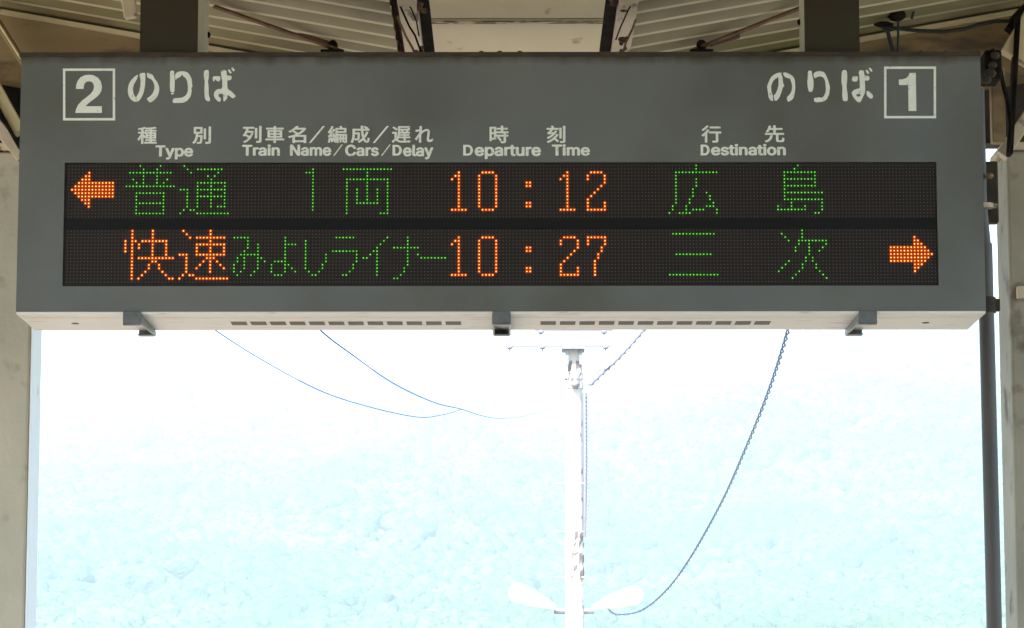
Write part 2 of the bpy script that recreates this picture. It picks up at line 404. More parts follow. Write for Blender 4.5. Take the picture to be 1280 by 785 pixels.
for r,c in ((7,76),(8,76),(9,76),(10,75),(11,75)): d[r].append(c)
d[12] = [71,74]; d[13] = [72,73]; put(1,'g',0,d)
put(1,'g',0,{2:R(79,84),6:R(78,85),7:[85],8:[85],9:[85],10:[84],11:[84],12:[83],13:[81,82]})
d = {r:[91] for r in R(5,13)}; d[8] += [87,88]; d[7] += [89]; d[6] += [90]; d[4]=[92]; d[3]=[93]; d[2]=[94]; put(1,'g',0,d)
d = {r:[100] for r in R(2,10)}; d[5] = R(96,103); d[11]=[99]; d[12]=[99]; d[13]=[98]; d[14]=[96,97]; put(1,'g',0,d)
put(1,'g',0,{7:[103],8:R(104,111)})
put(1,'o',113,one); put(1,'o',121,zero); put(1,'o',135,colon); put(1,'o',145,two); put(1,'o',153,seven)
put(1,'g',176,{1:R(2,14),7:R(3,13),13:R(1,15)})
put(1,'g',208,{0:[8],1:[2,8],2:[3,8],3:[4]+R(7,15),4:[7,10,15],5:[6,10,14],6:[6,10,13],7:[10],8:[9,11],9:[4,9,11],10:[3,8,12],11:[2,8,12],12:[1,7,13],13:[6,14],14:[5,15]})
put(1,'o',0,{2:[249],3:[249,250],4:[249,250,251],5:R(242,252),6:R(242,253),7:R(242,254),8:R(242,253),9:R(242,252),10:[249,250,251],11:[249,250],12:[249]})
for ln in (0,1):
    z0, z1 = rowz(ln); lit = set()
    for colour, cells in LINES[ln]:
        mb = MB()
        for c, r in set(cells):
            lit.add((c,r)); led(mb, CX0+PX*c, z0+(z1-z0)*r/15.0)
        mb.build('led_character', [M['o_core'],M['o_halo']] if colour=='o' else [M['g_core'],M['g_halo']], screen)
    mb = MB()
    for r in range(16):
        for c in range(256):
            if (c,r) not in lit: disc(mb, CX0+PX*c, z0+(z1-z0)*r/15.0, PX*.20, YD-.0006, 6)
    tag(mb.build('unlit_diodes', M['dot_off'], screen), kind='stuff')

# lettering -----------------------------------------------------------------
YL = YS - .0007
def curve_mesh(polys):
    cu = bpy.data.curves.new('tmp', 'CURVE'); cu.dimensions = '2D'; cu.fill_mode = 'BOTH'
    for p in polys:
        sp = cu.splines.new('POLY'); sp.points.add(len(p)-1); sp.use_cyclic_u = True
        for i,(x,y) in enumerate(p): sp.points[i].co = (x,y,0,1)
    o = bpy.data.objects.new('tmp', cu); col.objects.link(o)
    dg = bpy.context.evaluated_depsgraph_get(); me = bpy.data.meshes.new_from_object(o.evaluated_get(dg))
    bpy.data.objects.remove(o); bpy.data.curves.remove(cu); return me
def smooth(p, it=1):
    for _ in range(it):
        q = []
        for i in range(len(p)):
            a_, b_ = p[i], p[(i+1)%len(p)]
            q += [(a_[0]*.8+b_[0]*.2, a_[1]*.8+b_[1]*.2), (a_[0]*.2+b_[0]*.8, a_[1]*.2+b_[1]*.8)]
        p = q
    return p
def trace(name, polys, sc, x0, y0, sm=True, soft=None):
    pw = []
    for p in polys:
        pp = smooth(p) if sm else p
        pw.append([(lambda q: (q.x, q.z))(P(x0 + x/sc, y0 + y/sc, YS)) for x, y in pp])
    me = curve_mesh(pw); off = board.location
    for v in me.vertices:
        v.co = (v.co.x - off.x, YL - off.y, v.co.y - off.z)
    return link(name, me, M['print'], board)
try:
    import os
    FONT = bpy.data.fonts.load(os.path.join(bpy.utils.system_resource('DATAFILES', path='fonts'), 'Inter.woff2'))
except Exception:
    FONT = None
def text(s, x0, x1, y0, y1, bold=.02, name='lettering'):
    cu = bpy.data.curves.new('tmp', 'FONT'); cu.body = s; cu.size = 1.0; cu.resolution_u = 4
    if FONT is not None and ord(s[0]) < 256: cu.font = FONT
    o = bpy.data.objects.new('tmp', cu); col.objects.link(o)
    dg = bpy.context.evaluated_depsgraph_get(); me = bpy.data.meshes.new_from_object(o.evaluated_get(dg))
    bpy.data.objects.remove(o); bpy.data.curves.remove(cu)
    co = np.empty(len(me.vertices)*3); me.vertices.foreach_get('co', co); co = co.reshape(-1,3)
    bx = bold*(1.0 if ord(s[0]) > 255 else 1.15)
    faces = [tuple(p.vertices) for p in me.polygons]; bpy.data.meshes.remove(me)
    layers = [(math.cos(t)*bx, math.sin(t)*bx*.8) for t in (i*math.pi/4 for i in range(8))] + [(0,0)]
    idx = [i for f in faces for i in f]; co = co[idx]; n0 = 0; nf = []; dep = np.zeros(len(idx))
    for k, f in enumerate(faces):          # every facet its own hair of depth: overlapping contours never share a plane
        nf.append(tuple(range(n0, n0+len(f)))); dep[n0:n0+len(f)] = (k % 16)*6e-6; n0 += len(f)
    faces = nf
    nv = len(co); big = np.concatenate([co + np.array([lx, ly, 0]) for lx, ly in layers])
    me = bpy.data.meshes.new('lettering')
    me.from_pydata(big.tolist(), [], [tuple(i+k*nv for i in f) for k in range(len(layers)) for f in faces])
    lay = np.repeat(np.arange(len(layers)), nv); co = big
    a_, b_ = co.min(0), co.max(0); A = P(x0, y1, YS); B = P(x1, y0, YS); off = board.location
    co2 = np.empty_like(co)
    co2[:,0] = A.x + (co[:,0]-a_[0])/(b_[0]-a_[0])*(B.x-A.x) - off.x
    co2[:,2] = A.z + (co[:,1]-a_[1])/(b_[1]-a_[1])*(B.z-A.z) - off.z
    co2[:,1] = YL - off.y - lay*.0001 - np.tile(dep, len(layers))
    me.vertices.foreach_set('co', co2.reshape(-1)); me.update()
    return link(name, me, M['print'], board)
def frame(x0, x1, y0, y1, w=3.0):
    o = [(x0,y0),(x1,y0),(x1,y1),(x0,y1)]; i = [(x0+w,y0+w),(x1-w,y0+w),(x1-w,y1-w),(x0+w,y1-w)]
    trace('number_frame', [o, i], 1, 0, 0, sm=False)
frame(79, 144.2, 85.2, 150.2); frame(1105.3, 1170.3, 83.6, 148.4)
trace('number', [[(212,322),(215,270),(235,215),(275,165),(330,142),(380,136),(440,142),(500,175),(538,225),(552,290),(545,345),(520,390),(480,430),(420,475),(370,515),(335,548),(550,548),(550,636),(203,636),(212,590),(240,530),(290,475),(350,430),(400,390),(435,345),(448,295),(440,255),(415,228),(380,222),(345,230),(322,258),(314,290),(312,322)]], 10.467, 75, 80, sm=False)
trace('number', [[(247,208),(300,205),(345,190),(375,160),(388,122),(470,122),(478,620),(375,620),(370,280),(252,280)]], 10.467, 1100, 80, sm=False)
T = 14.27
trace('lettering', [[(258,180),(200,212),(140,272),(95,340),(72,430),(75,520),(98,590),(145,645),(200,672),(217,668),(217,590),(190,560),(168,500),(165,430),(180,360),(215,300),(245,240)],
 [(280,170),(330,155),(383,150),(386,250),(380,370),(362,480),(330,570),(285,640),(235,672),(223,668),(223,580),(255,530),(280,470),(297,380),(300,290),(285,215)],
 [(408,150),(450,158),(500,178),(530,210),(545,250),(600,320),(628,390),(635,450),(618,540),(580,600),(520,660),(462,685),(430,650),(408,610),(460,580),(510,530),(540,460),(548,390),(530,320),(490,265),(420,238)]], T, 155, 80)
trace('lettering', [[(112,115),(186,115),(186,180),(196,280),(195,400),(190,495),(150,500),(118,492),(108,400),(112,250)],
 [(118,520),(160,508),(188,508),(175,530),(150,545)],
 [(200,190),(230,145),(290,125),(370,125),(430,150),(470,200),(500,270),(505,360),(512,400),(490,425),(500,470),(488,540),(470,590),(420,650),(360,685),(290,690),(160,692),(158,650),(180,605),(270,603),(340,590),(400,550),(430,480),(430,380),(415,290),(385,240),(345,215),(325,180),(300,225),(240,250),(208,285)]], T, 205, 80)
trace('lettering', [[(75,130),(95,105),(150,102),(163,130),(158,260),(145,300),(158,400),(160,550),(185,620),(180,660),(125,660),(88,610),(80,450),(90,300),(72,240)],
 [(375,108),(478,105),(482,205),(568,205),(565,270),(530,290),(488,285),(495,440),(560,480),(650,570),(590,615),(520,560),(495,545),(490,610),(440,665),(418,660),(420,530),(350,525),(330,560),(350,590),(375,600),(372,660),(335,675),(270,610),(248,550),(262,490),(310,445),(400,440),(400,300),(385,230)],
 [(230,215),(358,212),(370,240),(360,300),(330,310),(290,290),(268,265),(262,305),(235,305)],
 [(500,100),(530,90),(572,150),(550,172),(525,150)], [(558,65),(590,48),(628,110),(605,132),(580,110)]], T, 250, 80)
trace('lettering', [[(315,155),(240,165),(170,200),(120,250),(90,320),(55,405),(70,480),(85,600),(110,645),(150,668),(165,660),(160,560),(135,500),(130,410),(150,340),(185,285),(240,250),(255,225),(262,300),(262,380),(240,470),(200,550),(172,562),(190,660),(230,660),(280,600),(315,510),(335,430),(368,395),(342,340),(335,240),(318,205)],
 [(342,155),(400,158),(470,190),(530,235),(555,300),(562,440),(545,560),(520,630),(470,665),(432,682),(412,640),(415,590),(470,540),(500,470),(505,380),(480,300),(460,255),(440,265),(380,240),(350,205)]], T, 955, 80)
trace('lettering', [[(145,125),(212,125),(218,190),(243,290),(246,400),(225,500),(165,505),(145,450),(132,320),(142,250)],
 [(238,180),(290,140),(370,130),(430,150),(465,200),(500,280),(540,420),(525,540),(480,640),(420,675),(290,692),(250,660),(255,610),(350,600),(400,610),(440,560),(465,480),(460,380),(450,300),(420,245),(370,225),(310,235),(262,268)]], T, 1000, 80)
trace('lettering', [[(105,150),(130,115),(180,112),(200,150),(205,270),(190,400),(212,560),(212,668),(130,670),(112,580),(118,400),(98,340)],
 [(405,120),(500,118),(510,215),(560,210),(600,235),(600,290),(560,305),(515,295),(525,470),(520,520),(480,600),(440,690),(385,685),(310,600),(280,520),(310,475),(370,450),(430,440),(425,300)],
 [(365,555),(385,540),(420,540),(440,555),(440,575),(415,590),(390,588),(370,575)],
 [(295,235),(330,222),(385,225),(395,260),(380,318),(320,322),(282,300)], [(530,115),(560,108),(600,165),(575,188),(545,160)],
 [(585,80),(615,70),(660,130),(635,150),(600,110)], [(550,480),(600,500),(660,560),(665,600),(625,630),(570,590),(545,550)]], T, 1045, 80)
KB = .025
for s, x0, x1, y0, y1 in (('種',172,196.6,158.2,179.7),('別',240.6,264.2,157.8,179.7),('列',303.4,327.4,157.2,178.6),('車',331.8,355.8,157.4,178.6),
    ('名',360,383.3,157.2,178.8),('編',409.8,434.2,157.2,178.8),('成',438.4,462.5,157,178.8),('遅',489.8,513.5,157.6,178.6),('れ',518.8,541.8,157.6,178.4),
    ('時',612,636,157,179.2),('刻',683.4,707,157,179),('行',877,901.8,157,178.8),('先',956,980.6,156.8,178.6)):
    text(s, x0, x1, y0, y1, KB)
for x0,x1,y0,y1,wd in ((386,406.5,178.6,157.4,2.2),(466,486.4,178.6,157.4,2.2),(416.5,428.8,194.6,180.6,1.3),(476.3,488.8,194.6,180.6,1.3)):
    trace('lettering', [[(x0,y0),(x0+wd*1.3,y0),(x1,y1),(x1-wd*1.3,y1)]], 1, 0, 0, sm=False)
for s, x0, x1, y0, y1 in (('Type',194.3,241.8,181.3,199.2),('Train',302.8,350.2,180.4,194.8),('Name',362.6,414.4,180.5,194.9),('Cars',431.5,473.8,180.6,195.2),
    ('elay',503.8,542,180.8,199.2),('eparture',593.4,676.4,181.2,199),('Time',689.8,737.6,180.4,195),('estination',888.8,982.4,180.2,194.8)):
    text(s, x0, x1, y0, y1, .028)

for x0, x1 in ((490.8,502.5),(579.1,591.4),(875.9,887.2)):
    y0, y1 = 181.0, 194.5; w_ = x1-x0; t_ = 3.3; hh = (y1-y0)/2; yc = (y0+y1)/2
    def bowl(rx, ry, xl, n=12): return [(xl + (x1-t_*0-xl)*0 + rx*math.sin(math.pi*i/n), yc - ry*math.cos(math.pi*i/n)) for i in range(n+1)]
    o_ = [(x0,y0)] + bowl(w_*.52, hh, x0+w_*.48) + [(x0,y1)]
    i_ = [(x0+t_,y0+2.6)] + bowl(w_*.52-t_, hh-2.6, x0+w_*.48) + [(x0+t_,y1-2.6)]
    trace('lettering', [o_, i_], 1, 0, 0, sm=False)

# ------------------------------------------------------------------ canopy
YE = 9.6; YN = -22.0  # unseen run behind the camera lengthened to dim the light below
can = empty('platform_canopy', (0, 0.5, 0), 'old butterfly-roofed station canopy of pale corrugated sheets with cream valley gutter and beige columns', 'canopy')
def HR(x, base=1.86): return EYE + base + .18*(abs(x)-.62)    # underside of the roof
PER = .128; SEG = 16; NP = 7; XI, XO = .2975, 3.3
def sheet_mesh(sgn):
    m = MB(); n = NP*SEG
    vs = []
    for j in range(n+1):
        y = PER*j/SEG; ph = (j % SEG)/SEG
        zz = .026*(1-ph/.8)**1.7 if ph < .8 else 0.0
        for x in (XI, (XI+XO)/2, XO):
            vs.append((sgn*x, y, HR(x)+zz))
    m.add(vs, [(j*3+i, j*3+i+1, (j+1)*3+i+1, (j+1)*3+i) for j in range(n) for i in range(2)])
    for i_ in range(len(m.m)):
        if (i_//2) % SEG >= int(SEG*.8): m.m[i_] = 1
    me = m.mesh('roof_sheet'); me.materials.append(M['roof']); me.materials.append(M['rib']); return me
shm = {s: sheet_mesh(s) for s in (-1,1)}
k = 0; y = YE - NP*PER
while y > YN:
    for s in (-1,1):
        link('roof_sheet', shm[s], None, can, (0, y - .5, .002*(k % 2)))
    y -= NP*PER - .004; k += 1
# valley gutter boards along the centre
HB = EYE + 1.785; VC = .015
for i in range(-16, 2):
    y0 = 7.405 + i*1.8 + .009; y1 = min(y0 + 1.782, YE+.1)
    MB().box(VC-.213, VC+.210, y0, y1, HB + .0015*(i%2), HB+.02).build('gutter_board', M['cream'], can)
    MB().box(VC-.212, VC+.209, y0-.018, y0-.001, HB+.004, HB+.012).build('gutter_seam', M['seam'], can)
    MB().box(VC-.213, VC+.210, y0-.0005, y0+.024, HB-.003, HB-.0006).build('gutter_lap', M['lap'], can)
for s in (-1, 1):
    x0 = VC + s*.213; x1 = VC + s*.247
    MB().box(min(x0,x1), max(x0,x1), YN, YE, HB+.05, HB+.10).build('steel_channel', M['steel_dark'], can)
    x0 = VC + s*.247; x1 = VC + s*.292
    MB().box(min(x0,x1), max(x0,x1), YN, YE, HB+.012, HB+.05).build('side_fascia', M['cream_fleck'], can)
    MB().box(min(VC+s*.1,VC+s*.292), max(VC+s*.1,VC+s*.292), YN, YE+.05, HB+.10, HB+.14).build('gutter_lining', M['rust'], can)
    MB().box(min(s*.3085,s*.330), max(s*.3085,s*.330), YN, YE+.05, HB+.040, HB+.16).build('gutter_wall', M['cream_fleck'], can)
    MB().box(min(VC+s*.28,s*.335), max(VC+s*.28,s*.335), YN, YE+.05, HB+.141, HB+.165).build('gutter_rim', M['rust'], can)
# cross beams
for yb in (-20.6, -15.8, -11, -6.2, -1.4, 3.4, 8.2):
    for s in (-1,1):
        m = MB(); vs = []
        for x in (.30, 3.25):
            zt = HR(x) - .004; zb_ = zt - .19
            for yy in (yb-.04, yb+.04):
                vs += [(s*x, yy, zb_), (s*x, yy, zt)]
        m.add(vs, [(0,1,5,4),(2,6,7,3),(0,4,6,2),(1,3,7,5),(0,2,3,1),(4,5,7,6)])
        m.build('cross_beam', M['beam'], can)
        # narrow flange under the sheets
        m = MB(); m.bar((s*.31, yb-.05, HR(.31)-.010), (s*3.2, yb-.05, HR(3.2)-.010), .016, .012, up=(0,0,1)); m.build('beam_flange', M['cream'], can)
# longitudinal outer fascia
for s in (-1,1):
    MB().box(min(s*3.25,s*3.33), max(s*3.25,s*3.33), YN, YE, HR(3.3)-.12, HR(3.3)+.06).build('eaves_board', M['cream'], can)
# rusty braces with end plates and bolts
def brace(ax, ay, bx, by, plate, bolt, s):
    A = P(ax, ay, 7.62); B = P(bx, by, 7.85)
    A.z = min(A.z, HR(A.x) - .012); B.z = min(B.z, HR(B.x)-.012)
    r = MB(); r.bar(A, B, .006, .012, up=(0,-1,.2)); r.build('brace_bar', M['rust'], can)
    Q = P(*plate, 7.84); m = MB(); m.bar(Q + Vector((-.04*1,0,.012*s)), Q + Vector((.04,0,-.012*s)), .02, .014, up=(0,0,1)); m.build('brace_plate', M['rust'], can, bevel=.004)
    Q = P(*bolt, 7.84); m = MB(); m.blob(Q, .014,.014,.016); m.box(Q.x-.03,Q.x+.03,Q.y-.02,Q.y+.02,Q.z-.02,Q.z-.014); m.build('brace_bolt', M['steel_dark'], can, True)
brace(268,-4, 428,64, (392,49), (416,57), 1)
brace(1004,4, 868,62, (906,50), (877,57), -1)
# thin wires hanging at the gutter side
def wire(pts, r, name, m, parent, Y=None):
    w_ = [P(*p) if len(p)==3 else P(p[0],p[1],Y) for p in pts]
    return MB().tube(w_, r, 6).build(name, m, parent, True)
wire([(495,-5),(507,22),(512,33),(519,44),(527,66)], .0028, 'gutter_wire', M['steel_dark'], can, 7.2+.12)
wire([(505,-4),(515,12),(521,27),(524,45)], .002, 'gutter_wire', M['steel_dark'], can, 7.32)
wire([(497,20),(501,30),(508,46),(516,60),(520,70)], .0032, 'gutter_wire', M['rust'], can, 7.32)
wire([(796,-4),(786,12),(776,34),(770,50)], .002, 'gutter_wire', M['steel_dark'], can, 7.32)
wire([(795,24),(791,36),(783,52),(778,70)], .003, 'gutter_wire', M['rust'], can, 7.32)

rs2 = random.Random(11)
for (gx0, gx1, gy0, gy1, n_) in ((519,531,-6,14,9),(766,780,-6,12,8),(505,516,-4,6,4),(776,786,40,64,6),(520,528,50,66,4)):
    m = MB()
    for i in range(n_):
        q = P(rs2.uniform(gx0,gx1), rs2.uniform(gy0,gy1), 7.36); m.blob(q, rs2.uniform(.004,.012), .01, rs2.uniform(.004,.009), 6, 4)
    tag(m.build('rust_flakes', M['rust'] if gx0 < 700 else M['seam'], can), kind='stuff')
# columns -------------------------------------------------------------------
YCOL = 8.2
def column(px_edge, px_side, s, m, lab):
    # px_* measured at image row 420
    xe = P(px_edge, 420, YCOL-.09).x; ztop = P(0, 197, YCOL).z
    dep = .17 if s < 0 else .20
    x_out = xe + s*.30
    o = MB().box(min(xe,x_out), max(xe,x_out), YCOL-.09, YCOL-.09+dep, -0.0, ztop).build('column', m, can, bevel=.008)
    o['label'] = lab
    MB().box(min(xe-s*.012,x_out), max(xe-s*.012,x_out), YCOL-.105, YCOL-.09+dep+.01, ztop+.002, ztop+.022).build('column_cap', M['cream_fleck'], can, bevel=.004)
    return xe
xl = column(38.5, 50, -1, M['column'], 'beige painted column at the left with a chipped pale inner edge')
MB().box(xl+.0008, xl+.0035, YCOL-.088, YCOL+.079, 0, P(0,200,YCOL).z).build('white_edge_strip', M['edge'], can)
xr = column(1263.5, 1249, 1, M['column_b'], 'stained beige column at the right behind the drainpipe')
for yb in (-20.6, -15.8, -11, -6.2, -1.4, 3.4):
    for s in (-1,1):
        MB().box(min(s*2.2,s*2.4), max(s*2.2,s*2.4), yb-.09, yb+.09, 0, HR(2.3)-.19).build('column', M['column'], can)
# left head struts
def strut(a_, b_, Y, wpx, m, dep=.05, name='head_strut'):
    A = P(*a_, Y); B = P(*b_, Y); wd = wpx/F*Y
    MB().bar(A, B, dep, wd, up=(0,0,1)).build(name, m, can, bevel=.003)
strut((-14,8),(31,80), 8.06, 9, M['beam'])
strut((-16,5),(26,72), 8.02, 3, M['cream'])
strut((-20,82),(26,166), 8.06, 15, M['cream'])
strut((-20,104),(26,186), 8.04, 4, M['steel_dark'])
strut((-25,130),(30,198), 8.09, 16, M['cream_fleck'])
MB().box(P(-30,0,8.2).x, P(60,0,8.2).x, 8.24, 8.32, P(0,192,8.2).z, P(0,40,8.2).z).build('gusset_plate', M['steel_dark'], can)
# right head struts
strut((1300,-10),(1262,40), 8.06, 14, M['steel_dark'])
strut((1272,20),(1262,195), 8.0, 6, M['steel_dark'])
strut((1300,20),(1268,75), 8.02, 40, M['cream'])
strut((1295,132),(1252,196), 8.06, 16, M['cream_fleck'])
MB().box(P(1226,0,8.2).x, P(1310,0,8.2).x, 8.24, 8.32, P(0,176,8.2).z, P(0,60,8.2).z).build('gusset_plate', M['rust_edge'], can)
MB().box(P(1237,0,7.9).x, P(1254,0,7.9).x, 7.9, 7.94, P(0,178,7.9).z, P(0,84,7.9).z).build('column_bracket', M['beam'], can, bevel=.004)
MB().box(P(1262,0,8.1).x, P(1292,0,8.1).x, 8.08, 8.107, P(0,374,8.1).z, P(0,359,8.1).z).build('column_strap', M['cream_fleck'], can, bevel=.003)
MB().box(P(1226,0,7.6).x, P(1247,0,7.6).x, 7.55, 7.65, P(0,104,7.6).z, P(0,68,7.6).z).build('beam_clamp', M['steel_dark'], can, bevel=.006)
for (cx_, cy_, rr2) in ((1233,100,.014),(1241,82,.012),(1238,92,.016),(1244,70,.013)):
    MB().blob(P(cx_,cy_,7.54), rr2,.01,rr2*.8, 7, 4).build('clamp_nut', M['rust_edge'], can, True)

# hanger posts ---------------------------------------------------------------
def hanger(px0, px1, y0, y1, lab):
    x0, x1 = P(px0,30,y0).x, P(px1,30,y0).x
    r = empty('hanger_post', ((x0+x1)/2,(y0+y1)/2,ZT+.004), lab, 'hanger', 'posts carrying the departure board')
    ztop = HR(x0 if abs(x0)<abs(x1) else x1) - .0
    MB().box(x0, x1, y0, y0+.006, ZT+.0042, ztop).build('front_plate', M['post'], r)
    MB().box(x0+.001, x1-.001, y0+.0065, y1, ZT+.0042, ztop).build('web_plate', M['post_side_lit'], r)
    for px in (x0 if lab.startswith('right') else x1,):
        for dz in (.02, .11):
            MB().blob((px, y1-.02, ZT+dz), .006,.008,.008).build('bolt', M['steel_dark'], r, True)
hanger(175.5, 247.5, 7.215, 7.49, 'left dark square steel hanger post holding the departure board above the box with 2')
hanger(1006, 1074.5, 7.215, 7.36, 'right dark square steel hanger post holding the departure board above the number 1')

# drainpipe ------------------------------------------------------------------
px_ = P(1234.5, 420, 7.86)
dp = empty('drainpipe', (px_.x, 7.86, 0), 'dark brown drainpipe running down between the board and the right column', 'drainpipe')
rp = 9.7/F*7.9
MB().tube([(px_.x, 7.86, 0.0), (px_.x, 7.86, 1.0), (px_.x,7.86,2.0), (px_.x-.002, 7.86, 2.9)], rp, 20).build('pipe', M['pipe'], dp, True)
MB().tube([(px_.x-.004, 7.86, 2.9), (px_.x-.012, 7.86, 3.0), (px_.x-.012, 7.86, P(1235,112,7.86).z)], rp*.92, 16).build('upper_pipe', M['pipe'], dp, True)
def clampz(py, dz, m=M['rust_edge']):
    z = P(1235, py, 7.86).z
    MB().tube([(px_.x,7.86,z-dz),(px_.x,7.86,z+dz)], rp*1.18, 16).build('pipe_clamp', m, dp, True)
    MB().box(px_.x, px_.x+.033, 7.85, 7.87, z-dz*.8, z+dz*.8).build('clamp_arm', m, dp, bevel=.003)
clampz(382, .020); clampz(258, .006, M['cream_fleck'])
z0_, z1_ = P(1235,277,7.86).z, P(1235,200,7.86).z
MB().box(px_.x-.01, px_.x+.040, 7.88, 7.92, z0_, z1_).build('wall_bracket', M['rust_edge'], dp, bevel=.004)
MB().blob((px_.x+.012,7.84,P(0,222,7.86).z), .010,.014,.008).build('pipe_bolt', M['beam'], dp, True)

# lamp fitting and cable on the right beam -----------------------------------
lf = empty('ceiling_lamp_fitting', tuple(P(1120,5,8.0)), 'small dark lamp holder with hanging leads under the beam right of the right hanger post', 'lamp holder')
MB().tube([P(1120,-14,8.0),P(1120,12,8.0)], [.022,.016], 12).build('lamp_base', M['cream'], lf, True)
MB().blob(P(1121,19,8.0), .026,.026,.018).build('lamp_holder', M['steel_dark'], lf, True)
MB().tube([P(1123,22,8.0),P(1123,45,8.0),P(1122,74,8.0)], .0035, 6).build('hanging_lead', M['cable_black'], lf, True)
MB().tube([P(1100,31,8.0),P(1110,40,8.0),P(1114,56,8.0),P(1120,76,8.0)], .006, 6).build('hanging_lead', M['cable_black'], lf, True)
MB().blob(P(1105,31,8.0), .028,.016,.008).build('cable_clip', M['steel_dark'], lf, True)
MB().tube([P(1142,-4,8.0),P(1144,8,8.0),P(1140,24,8.0)], .004, 6).build('hanging_lead', M['cable_black'], lf, True)
pts = [(1098,32),(1122,36),(1150,39),(1180,40),(1205,37),(1225,31),(1245,27),(1262,27),(1276,12)]
o = MB().tube([P(x,y,8.05) for x,y in pts], .0055, 8).build('power_cable', M['cable_black'], None, True)
tag(o, 'black power cable drooping across the brown beam at top right', 'cable')
pts = [(1240,62),(1250,90),(1256,108),(1261,130),(1263,160),(1262,192)]
o = MB().tube([P(x+1.5*math.sin(i*2.1),y,7.9) for i,(x,y) in enumerate(pts)], .006, 7).build('sagging_cable', M['steel_dark'], None, True)
tag(o, 'frayed dark cable hanging down beside the top of the right column', 'cable')
# left bolt bracket by the left hanger
lb = MB(); Q = P(163,8,7.7); lb.bar(Q+Vector((-.012,0,.06)), Q+Vector((.004,0,-.03)), .03, .035, up=(1,0,0)); lb.build('flaking_bracket', M['cream_fleck'], can, bevel=.004)

# ------------------------------------------------------------------ pole and lines
YP = 45.0
pb = P(717.5, 600, YP)
pole = empty('utility_pole', (pb.x, YP, -1.0), 'sunlit white concrete utility pole with crossarm and two white lamp heads', 'utility pole')
rt = 11.4/F*YP
ztop = P(717, 434, YP).z
MB().tube([(pb.x,YP,-1.0),(pb.x,YP,3),(pb.x,YP,ztop)], [rt*1.12, rt*1.03, rt*.95], 24).build('pole_shaft', M['concrete_pole'], pole, True)
a0, a1 = P(702,433,YP-.2), P(731,433,YP-.2)
MB().box(a0.x, a1.x, YP-.28, YP+.2, a0.z-.045, a0.z+.02).build('crossarm_bracket', M['galv'], pole)
for dx in (-.10, .10):
    MB().box(pb.x+dx-.02, pb.x+dx+.02, YP-.22, YP-.19, P(0,458,YP).z, a0.z-.05).build('bracket_leg', M['galv'], pole)
MB().box(P(631,0,YP).x, P(763,0,YP).x, YP-.26, YP-.22, a0.z-.012, a0.z+.012).build('crossarm', M['rope'], pole)
for px, py in ((637,436),(678,436),(757,436),(676,417),(755,417)):
    q = P(px, py, YP-.24); m = MB()
    m.tube([q+Vector((0,0,-.05)), q+Vector((0,0,.05))], .012, 6); m.blob(q+Vector((0,0,.02)), .05,.05,.03)
    m.build('insulator', M['porcelain'], pole, True)
MB().box(P(668,0,YP).x, P(763,0,YP).x, YP-.26, YP-.22, P(0,416,YP).z-.008, P(0,416,YP).z+.008).build('upper_crossarm', M['rope'], pole)
for py in (470, 482, 766):
    z = P(0, py, YP).z; MB().tube([(pb.x,YP,z-.05),(pb.x,YP,z+.05)], rt*1.06, 20, cap=False).build('pole_band', M['concrete_pole'], pole, True)
for py, s in ((605,0),(665,0),(722,0)):
    z = P(0, py, YP).z; MB().tube([(pb.x-.30,YP-.1,z),(pb.x+.20,YP-.1,z)], .006, 6).build('step_bolt', M['concrete_pole'], pole)
# cable clipped to the right side of the pole with spiral binding
m = MB(); zt_, zb2 = P(0,492,YP).z, P(0,672,YP).z
m.tube([(pb.x+rt+.045,YP-.1,zt_),(pb.x+rt+.045,YP-.1,(zt_+zb2)/2),(pb.x+rt+.02,YP-.1,zb2)], .018, 6)
nb = 34
for i in range(nb):
    z = zb2 + (zt_-zb2)*i/nb
    m.bar((pb.x+rt+.03,YP-.13,z),(pb.x+rt+.095,YP-.13,z+.035), .009, .009)
m.tube([(pb.x+rt+.0,YP-.1,zt_),(pb.x+rt,YP-.1,zb2)], .008, 5)
m.build('pole_cable', M['rope'], pole)
m = MB(); m.blob((pb.x+.02, YP-.18, P(0,482,YP).z), .07,.06,.06); m.build('cable_clamp', M['galv'], pole, True)
# weathered collar, stained strapping and tape remnants on the shaft
rs_ = random.Random(3)
for (y0_, y1_, n_) in ((455,484,10), (668,700,14), (700,735,8)):
    m = MB()
    for i in range(n_):
        a_ = rs_.uniform(-1.9, -.2) if y0_ > 600 else rs_.uniform(-2.6,-.5); z = P(0, rs_.uniform(y0_, y1_), YP).z; rr_ = rt*1.08
        da = rs_.uniform(.05,.22); dz = rs_.uniform(.015,.07)
        vs = [(pb.x+rr_*math.cos(a_+s1*da), YP+rr_*math.sin(a_+s1*da), z+s2*dz + s1*.02) for s1,s2 in ((-1,-1),(1,-.6),(1,.7),(-1,1))]
        vs += [(pb.x+(v[0]-pb.x)*.94, YP+(v[1]-YP)*.94, v[2]) for v in vs]
        m.add(vs, [(0,1,2,3),(7,6,5,4),(0,4,5,1),(1,5,6,2),(2,6,7,3),(3,7,4,0)])
    tag(m.build('torn_strapping', M['strap'], pole), kind='stuff')
# lamp heads
for s, ex, ey, bx in ((1, 800, 742, 742), (-1, 640, 738, 692)):
    A = P(bx, 764, YP); B = P(ex, ey, YP-.9)
    MB().tube([(pb.x,YP,A.z),(A.x,YP,A.z)], .04, 8).build('lamp_bracket', M['galv'], pole, True)
    C = Vector((A.x, YP-.1, A.z+.06)); 
    MB().tube([C, C.lerp(B,.25), C.lerp(B,.55), C.lerp(B,.9), B], [.04,.08,.12,.14,.06], 14).build('lamp_head', M['white_shade'], pole, True)

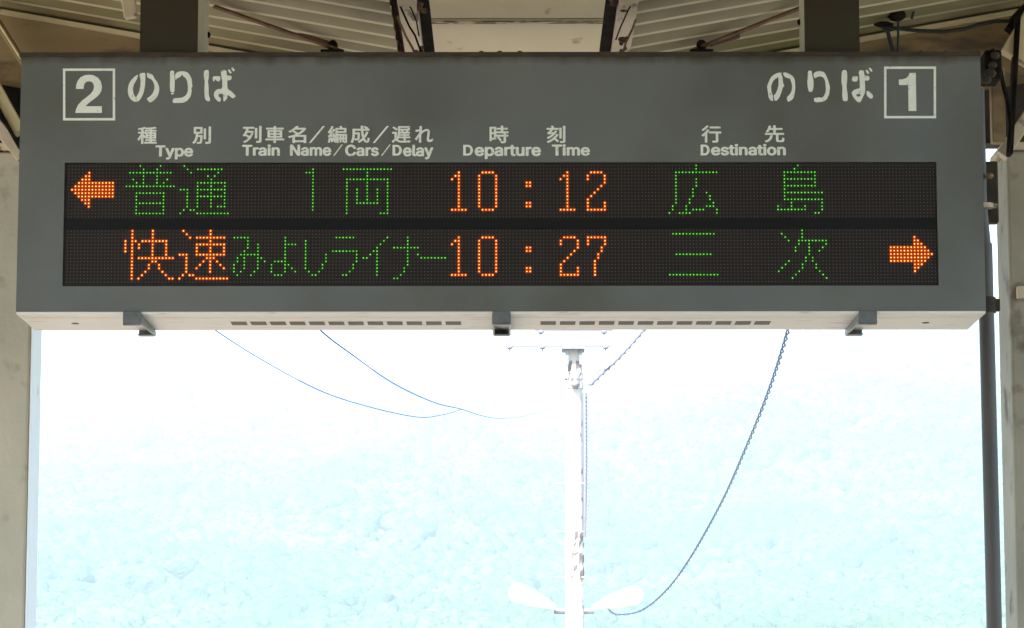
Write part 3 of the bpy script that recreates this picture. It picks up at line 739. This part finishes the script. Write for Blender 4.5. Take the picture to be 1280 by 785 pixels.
def strand(name, pts, r0, r1, label, m=None, twist=0, nseg=14):
    W = [P(*p) for p in pts]
    # catmull-rom
    out = []
    for i in range(len(W)-1):
        p0 = W[max(i-1,0)]; p1 = W[i]; p2 = W[i+1]; p3 = W[min(i+2,len(W)-1)]
        for k in range(nseg):
            t_ = k/nseg
            out.append(.5*((2*p1) + (p2-p0)*t_ + (2*p0-5*p1+4*p2-p3)*t_*t_ + (3*p1-p0-3*p2+p3)*t_**3))
    out.append(W[-1]); nn = len(out); mb = MB()
    rad = [r0 + (r1-r0)*i/(nn-1) for i in range(nn)]
    if twist < 0: mb.tube(out, [q*.62 for q in rad], 8)
    tw = abs(twist)
    if not twist: mb.tube(out, rad, 6)
    else:
        # finer resample for the twist
        fine = []; fr = []
        L = 0
        for i in range(nn-1):
            for k in range(5):
                fine.append(out[i].lerp(out[i+1], k/5)); fr.append(rad[i])
        ph = 0; H1 = []; H2 = []
        for i, p in enumerate(fine):
            d_ = (fine[min(i+1,len(fine)-1)] - fine[max(i-1,0)]).normalized(); sx = d_.cross(Vector((0,1,0))).normalized(); sy = sx.cross(d_)
            if i: ph += (fine[i]-fine[i-1]).length/(tw*fr[i])*2*math.pi
            o_ = (sx*math.cos(ph) + sy*math.sin(ph))*fr[i]*.75
            H1.append(p+o_*(1.35 if twist > 0 else 1)); H2.append(p-o_*1.35)
        if twist > 0: mb.tube(H1, [q*.62 for q in fr], 5); mb.tube(H2, [q*.62 for q in fr], 5)
        else: mb.tube(H1, [q*.34 for q in fr], 5)
    o = mb.build(name, m or M['cable'], None, True)
    return tag(o, label, 'cable')
strand('overhead_wire', [(180,350,44),(270,413,45),(330,451,45),(400,488,45),(460,508,45),(520,521,45),(550,519,45),(576,512,45)], .012, .005,
       'thin slack overhead wire farther left, joining the other wire left of the pole')
strand('overhead_wire', [(330,345,43),(401,413,44),(440,443,45),(490,478,45),(540,502,45),(577,511.5,45),(600,519,45),(625,523,45),(660,519,45),(706,503,45)], .015, .001,
       'slack overhead wire right of the farther-left one, dropping steeply from under the board')
strand('twisted_drop_wire', [(757,758,45),(770,768,44.5),(800,764,43.5),(830,741,41),(860,702,38),(900,632,33),(930,566,29),(960,492,25),(985,414,21),(1000,345,18)], .0080, .0105,
       'long twisted drop wire curving up from the pole lamps towards the right', twist=75)
strand('thick_service_cable', [(737,482,45),(752,468,45),(775,446,45),(800,418,45),(815,400,45),(850,365,45)], .030, .034,
       'thick spiral-bound service cable rising to the right from the pole top', M['rope'], twist=-3.5)
strand('bracing_wire', [(742,470,45),(765,448,45),(790,420,45),(812,396,45)], .008, .008, 'thin wire running just above the thick service cable', M['rope'])

# ------------------------------------------------------------------ haze
hm = bpy.data.materials.new('haze'); hm.use_nodes = True; hn = hm.node_tree
hn.nodes.remove(hn.nodes['Principled BSDF']); pv = hn.nodes.new('ShaderNodeVolumePrincipled')
pv.inputs['Color'].default_value = (.69,.915,1.0,1); pv.inputs['Density'].default_value = .00050
pv.inputs['Anisotropy'].default_value = 0.0
hn.links.new(pv.outputs[0], hn.nodes['Material Output'].inputs['Volume'])
hb = MB().box(-3950,3950,-3950,3950,-2.0,306).build('haze', hm)
tag(hb, 'pale blue air haze filling the valley in front of the hill', 'haze', kind='stuff')
